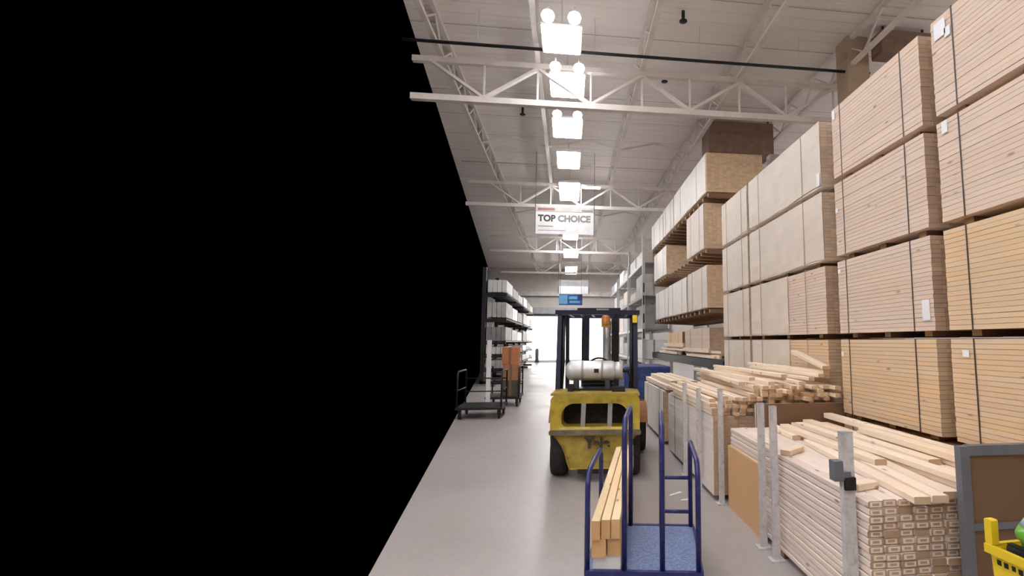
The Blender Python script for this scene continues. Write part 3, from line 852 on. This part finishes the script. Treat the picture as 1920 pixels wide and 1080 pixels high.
# ------------------------------------------------------------------ blue lumber cart
ct = thing('lumber_cart', 'blue steel lumber cart with upright loops and worn deck', 'cart', (.49, 3.31, 0), rad(-10))
CW, CD, DZ_ = .71, .78, .22
MB().box(-CW / 2, CW / 2, .0, CD, DZ_ - .02, DZ_).build('deck', M['deck'], ct)
m = MB(); m.box(-CW / 2 - .015, CW / 2 + .015, -.035, 0, .12, DZ_ + .005).box(-CW / 2 - .015, CW / 2 + .015, CD, CD + .035, .12, DZ_ + .005).box(-CW / 2 - .02, -CW / 2, 0, CD, .12, DZ_ + .003).box(CW / 2, CW / 2 + .02, 0, CD, .12, DZ_ + .003)
m.build('frame', M['blue'], ct)
LX = [-.357, -.122, .118, .345]; LH = [.812, 1.14, 1.10, .875]


def arcpts(x, y0, y1, z0, h, r=.11):
    p = [(x, y0, z0), (x, y0, h - r)]
    for k in range(1, 6): t = rad(90 * k / 6); p.append((x, y0 + r - r * math.cos(t), h - r + r * math.sin(t)))
    p += [(x, y0 + r, h), (x, y1 - r, h)]
    for k in range(1, 6): t = rad(90 * k / 6); p.append((x, y1 - r + r * math.sin(t), h - r + r * math.cos(t)))
    p += [(x, y1, h - r), (x, y1, z0)]
    return p


for x, h in zip(LX, LH):
    m = MB(); m.tube(arcpts(x, .0, CD, DZ_ - .03, h), .0175, 12); m.build('upright_loop', M['blue'], ct)
for z in (.33, .585):
    m = MB(); m.tube([(LX[2], CD, z), (LX[3], CD, z)], .014, 10); m.build('rung', M['blue'], ct)
for x in (-.28, .28):
    for y in (.08, CD - .08): caster(ct, x, y, .055)


def pos(lx, ly):
    c, s = math.cos(rad(-10)), math.sin(rad(-10))
    return (.49 + lx * c - ly * s, 3.31 + lx * s + ly * c)


bl = MB(); bl.box(-.088, .088, -.04, .04, 0, .085)
x, y = pos(-.234, .043); o = bl.build('support_block', M['white'], None, (x, y, DZ_ + .001), rad(-10)); tag(o, 'white block under the near ends of the timbers on the cart', 'block', 'blocks under the timbers')
bl = MB(); bl.box(-.088, .088, -.04, .04, 0, .085)
x, y = pos(-.234, .70); o = bl.build('support_block', M['spacer'], None, (x, y, DZ_ + .001), rad(-10)); tag(o, 'brown block under the timbers at the back of the cart deck', 'block', 'blocks under the timbers')
TB = [(-.324, .088, 0, .11, 0, 2.2, 'bottom left', -9.4), (-.229, .083, 0, .108, .03, 2.3, 'bottom right', -9.4),
      (-.325, .054, .112, .115, -.02, 2.25, 'top left', -9.4), (-.265, .056, .112, .115, .0, 2.36, 'top middle', -9.4), (-.204, .056, .112, .115, .01, 2.3, 'top right', -9.4)]
for (lx, w_, z, h, yo, L_, nm, ang) in TB:
    x, y = pos(lx, -.04 + yo)
    m = MB(); m.cbox(0, w_, 0, L_, 0, h, .004)
    o = m.build('timber', M['timber'], None, (x, y, DZ_ + .087 + z), rad(ang))
    tag(o, f'golden timber on the blue cart, {nm} of the five', 'timber', 'timbers lying on the blue cart')

for (u, v, rz, l, lab) in ((1266, 926, 35, .10, 'pale paper scrap lying on the floor behind the blue cart rungs'), (1286, 937, 10, .06, 'smaller pale scrap on the floor right of the first scrap')):
    p = at(u, v, Z=0)
    m = MB(); m.poly([(-l, -.012, .001), (l, -.016, .001), (l * .9, .014, .006), (-l * .8, .012, .004), (-l, -.012, 0), (l, -.016, 0), (l * .9, .014, .005), (-l * .8, .012, .003)], [(0, 1, 2, 3), (7, 6, 5, 4), (0, 4, 5, 1), (1, 5, 6, 2), (2, 6, 7, 3), (3, 7, 4, 0)])
    tag(m.build('paper_scrap', M['paper'], None, (p.x, p.y, .001), rad(rz)), lab, 'scrap')

# ------------------------------------------------------------------ nearest floor pile of tagged studs
X0, Y0, Y1 = 1.655, 2.72, 5.12
BWD, BT, ROWS, CLS = .092, .0405, 18, 12
base_p = []
for k, yy in enumerate((.25, 1.2, 2.1)):
    o = MB().box(0, CLS * BWD, -.045, .045, 0, .04).build('bearer', M['spacer'], None, (X0, Y0 + yy, 0))
    tag(o, ['dark wooden bearer under the near end of the nearest floor pile', 'dark wooden bearer under the middle of the nearest floor pile', 'dark wooden bearer under the far end of the nearest floor pile'][k], 'bearer', 'bearers under the nearest pile')
sm = MB(); sm.cbox(.0015, BWD - .0015, 0, Y1 - Y0, .0012, BT - .0012, .0065); SM = sm.mesh('stud')
tm = MB(); tm.box(.012, .08, -.002, -.0003, .007, .034); TM = tm.mesh('end_tag')


def tagmat():
    t = NT('stud_end_tag')
    tc = t.n('ShaderNodeTexCoord'); sp = t.n('ShaderNodeSeparateXYZ'); t.l(tc.outputs['Generated'], sp.inputs[0])
    bx = t.math('MULTIPLY', t.math('GREATER_THAN', sp.outputs[0], .2), t.math('LESS_THAN', sp.outputs[0], .8))
    bz = t.math('MULTIPLY', t.math('GREATER_THAN', sp.outputs[2], .26), t.math('LESS_THAN', sp.outputs[2], .76))
    f = t.math('MULTIPLY', bx, bz)
    t.l(t.mix(f, lin((224, 208, 192)), lin((176, 148, 122))), t.b.inputs['Base Color']); t.b.inputs['Roughness'].default_value = .6
    return t.m


M['tag'] = tagmat()
for c in range(CLS):
    for r in range(ROWS):
        yo = R.uniform(-.012, .012)
        o = obj('stud', SM, M['stud'], None, (X0 + c * BWD + (R.uniform(-.004, .004) if c == 0 else 0), Y0 + yo, .042 + r * BT))
        dn = ROWS - 1 - r
        wh = 'tagged ' if (c < 7 and R.random() < .78) else ''
        tag(o, f'{wh}pale stud in the nearest floor pile, {ORD[dn] + " row down" if dn else "top row"}, {ORD[c]} from the aisle', 'stud', 'studs packed in the nearest floor pile')
        if wh:
            obj('end_tag', TM, M['tag'], o, (R.choice((0, .0, .008, -.006)), 0, 0))
ZP = .042 + ROWS * BT


T = .04
z1 = ZP + .001; z2 = z1 + T + .001; z3 = z2 + T + .001


def lay(x, y, L_, ang, lev, lab, w_=.092, t_=T, mat='loose'):
    m = MB(); m.cbox(-w_ / 2, w_ / 2, 0, L_, 0, t_, .004)
    o = m.build('loose_board', M[mat], None, (x, y, (z1, z2, z3)[lev]), rad(ang))
    return tag(o, lab, 'board', 'loose boards on the nearest pile')


lay(1.915, 2.62, 1.62, -5.2, 0, 'loose board nearest the aisle on the nearest pile, its near end overhanging')
lay(2.03, 2.63, 1.5, -6.3, 0, 'second loose board from the aisle overhanging the nearest pile, beside the first')
lay(2.137, 2.69, 1.2, -6.0, 0, 'third loose board from the aisle on the nearest pile, ending by the panel', .084)
for k in range(4):
    lay(2.36 + .1 * k, 2.74 + (.05, 0, .09, .03)[k], 2.34, 0, 0, f"flat loose board right on the nearest pile, {ORD[k]} of the lower four")
lay(2.12, 3.3, 1.5, 1.0, 1, 'pale loose board laid over the leaning ones, near the brown divider', .09)
lay(2.345, 2.84, 2.05, 1.5, 1, 'raised loose board in the middle of the nearest pile, dark gap under its end')
lay(2.485, 3.25, 1.8, 1.0, 1, 'raised loose board just left of the longest top board', .1)
lay(2.62, 2.86, 1.5, -.5, 1, 'raised loose board under the top boards by the grey framed panel', .1)
lay(2.715, 2.72, 2.4, 0, 2, 'longest loose board on top of the nearest pile, along the tall stacks', .09, .05)
lay(2.60, 2.70, 1.55, .6, 2, 'top loose board ending behind the grey framed panel', .1, .05)
lay(2.04, 4.42, .6, -3, 0, 'short pale offcut at the far end of the nearest pile', .08)
lay(1.675, 3.84, .25, -50, 0, 'short offcut lying crosswise at the aisle edge of the nearest pile', .08)
lay(1.69, 2.92, .17, -72, 0, 'short offcut lying crosswise behind the clip post', .08)

# tan sheet along the pile's far half
sh = MB().box(0, .016, 0, .92, 0, .60).build('plywood_sheet', M['ply'], None, (1.63, 4.22, .001))
tag(sh, 'tan plywood sheet standing against the aisle side of the nearest pile', 'sheet')
# brown divider between first and second bin
dv = thing('divider_panel', 'brown board divider between the nearest pile and the heap behind', 'panel', (1.95, 5.165, 0))
MB().box(0, 1.0, 0, .02, .02, 1.0).build('board', M['brownboard'], dv)
for x in (.0, .96): MB().box(x, x + .04, .021, .045, 0, 1.0).build('stud', M['post'], dv)

# ------------------------------------------------------------------ second and third floor piles
bundle('lumber_bundle', 'strapped pale bundle under the heap of strips, behind the nearest pile', 1.53, 5.32, 7.75, 0, .86, 20, 'wood_white', (.2, .8), None, (), 1, 'bundles standing in the floor bins', .05, w=1.3)
bundle('lumber_bundle', 'white topped tan bundle in the third floor bin, under the rack', 1.56, 8.2, 10.3, 0, .84, 18, 'wood_warm', (.2, .8), [(.03, 1, 'wrap_white')], (), 2, 'bundles standing in the floor bins', .05, cols=10, w=.95)
hm = {}
cnt = 0
topz = []   # (x0, x1, height) of what lies in the heap so far
SW = [.064, .064, .089, .045]
def rest(x0, x1):
    return max([h for a, b_, h in topz if a < x1 and b_ > x0] or [.866]) + .0015


for k in range(18):
    xa = 1.52 + k * .0745; L_ = R.choice((2.2, 2.42))
    n = 2 + round(6 * min(1, max(0, (xa - 1.5) / .5)) + R.uniform(-.5, .7))
    for layer in range(n):
        w_ = R.choice((.05, .06, .066)); t_ = .038
        key = (w_, R.choice((2.0, 2.2, 2.42)))
        if key not in hm:
            mm = MB(); mm.cbox(-w_ / 2, w_ / 2, 0, key[1], 0, t_, .003); hm[key] = mm.mesh('strip')
        z = .866 + layer * .0395
        y = 5.28 + R.uniform(-.05, .1)
        if xa < 1.8: y += .03
        if z > 1.01: y += R.uniform(-.15, .02)
        o = obj('furring_strip', hm[key], M['strip'], None, (xa + .036 + R.uniform(-.0015, .0015), y, z), rad(R.uniform(-.03, .03)))
        tag(o, f"furring strip in the heap on the second bin, {ORD[layer]} layer up, {ORD[k]} from the aisle", 'strip', 'furring strips heaped on the second bin')
        topz.append((xa - .001, xa + .0735, z + t_))
# tilted strips on the very top
tops = [(1.58, 5.5, 0, 2.2), (1.68, 5.36, 1, 2.1), (1.84, 5.27, -4, 2.2), (2.0, 5.4, 3, 2.1), (2.16, 5.25, -3, 2.2), (2.36, 5.4, 5, 2.0), (2.5, 5.24, -5, 2.2), (2.64, 5.3, 2, 2.2), (2.72, 5.24, 1, 2.0), (2.3, 5.24, 2, 2.3), (2.78, 5.24, 1.5, 2.2)]


for i, (x, y, ang, L_) in enumerate(tops):
    mm = MB(); mm.cbox(-.034, .034, 0, L_, 0, .038, .003)
    xe = x - math.sin(rad(ang)) * L_; x0, x1 = min(x, xe) - .036, max(x, xe) + .036
    z = rest(x0, x1); topz.append((x0, x1, z + .038))
    o = mm.build('furring_strip', M['loose'], None, (x, y, z), rad(ang))
    tag(o, f'pale strip lying loose on top of the heap, {ORD[i]} laid from the aisle side', 'strip', 'askew strips on top of the heap')
mm = MB(); mm.cbox(-.045, .045, 0, .75, 0, .038, .003)
z = rest(2.715, 2.805)
o = mm.build('furring_strip', M['strip'], None, (2.76, 5.2, z + .009), rad(-4)); o.rotation_euler = (rad(12), 0, rad(2))
tag(o, 'short strip tilted upward at the right end of the heap by the tall stacks', 'strip', 'askew strips on top of the heap')
for i, (x, y, z, L_, ang) in enumerate(((1.58, 8.1, .868, 2.2, 0), (1.72, 8.0, .868, 2.2, 0), (1.86, 8.15, .868, 2.0, 0), (2.0, 8.1, .868, 2.1, 0), (1.64, 8.05, .946, 2.0, 0), (1.79, 8.1, .946, 2.1, 0), (1.94, 8.0, .946, 2.1, 0))):
    mm = MB(); mm.cbox(-.06, .06, 0, L_, 0, .075, .004)
    o = mm.build('loose_board', M['loose'], None, (x + .06, y, z), rad(ang))
    tag(o, f"white loose board on the third floor bin, {'upper' if z > .9 else 'lower'} layer, {ORD[i if i < 4 else i - 4]} from the aisle", 'board', 'loose boards on the third bin')

# ------------------------------------------------------------------ posts along the bins


def post(label, x, y, h, w_=.072, clip=False, d=.05):
    p = thing('bin_post', label, 'post', (x, y, 0), 0, 'grey posts along the floor bins')
    m = MB(); t = .006; a = w_ / 2
    m.box(-a, a, 0, t, .012, h).box(-a, -a + t, t, d, .012, h).box(a - t, a, t, d, .012, h)
    m.build('channel', M['post'], p)
    MB().box(-a - .03, a + .03, -.03, d + .03, 0, .012).build('base_plate', M['post'], p)
    MB().box(-a - .001, a + .001, -.001, d + .001, h, h + .006).build('top_cap', M['steel'], p)
    if clip:
        z0 = .86
        m = MB(); m.box(-a - .055, -a - .001, -.01, .05, z0, z0 + .11).box(-a - .06, a * .2, -.014, -.001, z0 + .005, z0 + .05); m.build('clip', M['panel_frame'], p)
        MB().box(-a + .004, a - .004, -.02, -.001, z0 - .05, z0 + .02).build('latch', M['dark'], p)
    return p


pp = at(1588, 812, X=1.60); post('grey steel post with a clip in front of the nearest pile', 1.60, pp.y, pp.z, .072, True, .04)
pp = at(1427, 757, X=1.585); post('left post of the grey pair standing by the plywood sheet', 1.585, pp.y, pp.z, .052, False, .035)
pp = at(1450, 763, X=1.59); post('right post of the grey pair standing by the plywood sheet', 1.59, pp.y, pp.z, .052, False, .035)
pp = at(1362, 726, X=1.55); post('slim grey post at the near corner of the heaped second bin', 1.58, 5.19, 1.15, .05, False, .035)
pp = at(1310, 729, X=1.475); post('grey post halfway along the heaped second bin', 1.475, pp.y, pp.z, .05, False, .03)
pp = at(1284, 719, X=1.475); post('grey post toward the far end of the heaped second bin', 1.475, pp.y, pp.z, .05, False, .03)
# hardware between the paired posts
pr = at(1438, 830, X=1.585)
h_ = MB(); h_.box(1.566, 1.606, 4.01, 4.14, .80, .86).box(1.566, 1.606, 4.01, 4.14, .30, .36)

# ------------------------------------------------------------------ grey framed end panel
YP = 2.585
a = at(1800, 838, Y=YP); c = at(1920, 824, Y=YP)
pn = thing('end_panel', 'grey framed brown panel closing the near end of the nearest pile', 'panel', (a.x, YP, 0))
PW = .71; PH = a.z
MB().box(0, .055, 0, .045, 0, PH).build('frame_post', M['panel_frame'], pn)
MB().box(PW - .055, PW, 0, .045, 0, PH).build('frame_post', M['panel_frame'], pn)
MB().box(.055, PW - .055, 0, .045, PH - .05, PH + .004).build('top_rail', M['panel_frame'], pn)
MB().box(.055, PW - .055, .002, .04, .05, .09).build('bottom_rail', M['panel_frame'], pn)
MB().box(.055, PW - .055, .0, .012, .635, .67).build('mid_rail', M['panel_frame'], pn)
MB().box(.056, PW - .056, .018, .032, .09, PH - .051).build('board', M['brownboard'], pn)

# ------------------------------------------------------------------ yellow basket cart at the lower right corner
b0 = at(1856, 1019, Z=.815); b1 = at(1920, 1047, Z=.815)
BA = math.atan2(b1.y - b0.y, b1.x - b0.x)
bk = thing('shopping_cart', 'yellow plastic shopping basket cart at the lower right corner', 'cart', (b0.x, b0.y, 0), BA)
zt, zb = .80, .46
ro = lambda x0, x1, y0, y1, z: [(x0, y0, z), (x1, y0, z), (x1, y1, z), (x0, y1, z)]
m = MB()
m.loft([ro(.025, .455, .006, .35, zb), ro(0, .48, 0, .38, zt), ro(.012, .468, .012, .368, zt), ro(.037, .443, .018, .338, zb + .015)], True)
m.build('basket', M['plastic_yellow'], bk)
m = MB()
for (x0, x1, y0, y1) in ((-.015, .495, -.015, .004), (-.015, .495, .376, .395), (-.015, .004, .004, .376), (.476, .495, .004, .376)): m.box(x0, x1, y0, y1, zt - .02, zt + .014)
m.build('rim', M['plastic_yellow'], bk)
m = MB(); m.cbox(-.012, .022, -.01, .024, zt + .014, .915, .004); m.build('corner_handle', M['plastic_yellow'], bk)
m = MB()
for i in range(14):
    x = .03 + i * .031
    m.poly([(x, -.0005, zt - .035), (x + .018, -.0005, zt - .035), (x + .017, .001, zt - .055), (x + .001, .001, zt - .055)], [(0, 1, 2, 3)])
so = m.build('slots', M['dark'], bk); so.modifiers.new('t', 'SOLIDIFY').thickness = .003
m = MB()
for (x, w_, z, h_) in ((.05, .02, .115, .04), (.10, .012, .10, .06), (.13, .03, .10, .012), (.13, .03, .13, .012), (.18, .012, .10, .06), (.21, .03, .10, .012)):
    ins = lambda q: .006 * (q / (zt - zb)) - .0012
    m.poly([(x, ins(z), zt - z), (x + w_, ins(z), zt - z), (x + w_, ins(z + h_), zt - z - h_), (x, ins(z + h_), zt - z - h_)], [(0, 1, 2, 3)])
so = m.build('marks', M['dark'], bk); so.modifiers.new('t', 'SOLIDIFY').thickness = .003
m = MB(); m.bar((.07, .08, .44), (.07, .08, .1), .025).bar((.41, .08, .44), (.41, .08, .1), .025).bar((.07, .3, .44), (.07, .3, .1), .025).bar((.41, .3, .44), (.41, .3, .1), .025).box(.05, .43, .06, .32, .435, .458)
m.build('undercarriage', M['panel_frame'], bk)
for x in (.07, .41):
    for y in (.08, .3): caster(bk, x, y, .05)


def inb(lx, ly):
    c_, s_ = math.cos(BA), math.sin(BA); return (b0.x + lx * c_ - ly * s_, b0.y + lx * s_ + ly * c_)


x, y = inb(.14, .137)
bg = thing('plastic_bag', 'green and pale blue plastic bag standing in the yellow basket', 'bag', (x, y, .476), BA)


def bagring(z, a, b_, cy=0, n=18): return [(a * math.cos(t), cy + b_ * math.sin(t), z) for t in [2 * math.pi * k / n for k in range(n)]]


m = MB(); m.loft([bagring(0, .085, .072), bagring(.1, .1, .082), bagring(.25, .1, .083), bagring(.372, .1, .083, 0), bagring(.385, .1, .09, -.018), bagring(.41, .095, .088, -.026), bagring(.436, .085, .075, -.022)], True, True); m.build('body', M['green'], bg)
m = MB(); m.loft([bagring(.437, .084, .074, -.02), bagring(.47, .07, .055, -.012), bagring(.51, .045, .03, .0), bagring(.535, .06, .012, .0)], True, True); m.build('top_fold', M['skyblue'], bg)
x, y = inb(.1, .034)
bb = thing('black_box', 'black box beside the green bag in the yellow basket', 'box', (x, y, .476), BA)
bevel(MB().box(-.045, .045, -.0145, .0145, 0, .352).build('case', M['black'], bb), .004)
MB().box(-.04, .04, -.012, .012, .352, .362).build('lid', M['dark'], bb)

# ------------------------------------------------------------------ light, camera, view
sd = bpy.data.lights.new('sun', 'SUN'); sd.energy = 22; sd.angle = rad(.6); sd.color = (1, .98, .95)
so_ = bpy.data.objects.new('sun', sd); COL.objects.link(so_)
so_.rotation_euler = Vector((-.22, .62, -.75)).to_track_quat('-Z', 'Y').to_euler(); so_.location = (0, 20, 20)
wd = bpy.data.worlds.new('world'); SC.world = wd; wd.use_nodes = True
wd.node_tree.nodes['Background'].inputs[0].default_value = (0, 0, 0, 1); wd.node_tree.nodes['Background'].inputs[1].default_value = 0
cd = bpy.data.cameras.new('camera'); cam = bpy.data.objects.new('camera', cd); COL.objects.link(cam)
cd.sensor_fit = 'HORIZONTAL'; cd.sensor_width = 36; cd.lens = F / 1920 * 36
cd.shift_x = -(PX - 960) / 1920; cd.shift_y = 0; cd.clip_start = .05; cd.clip_end = 300
cam.location = EYE; cam.rotation_euler = (rad(90) + PITCH, 0, -YAW)
SC.camera = cam
SC.view_settings.view_transform = 'Standard'; SC.view_settings.look = 'None'; SC.view_settings.gamma = 1
SC.view_settings.use_curve_mapping = False
SC.view_settings.exposure = 0.38
SC.cycles.max_bounces = 8; SC.cycles.diffuse_bounces = 5
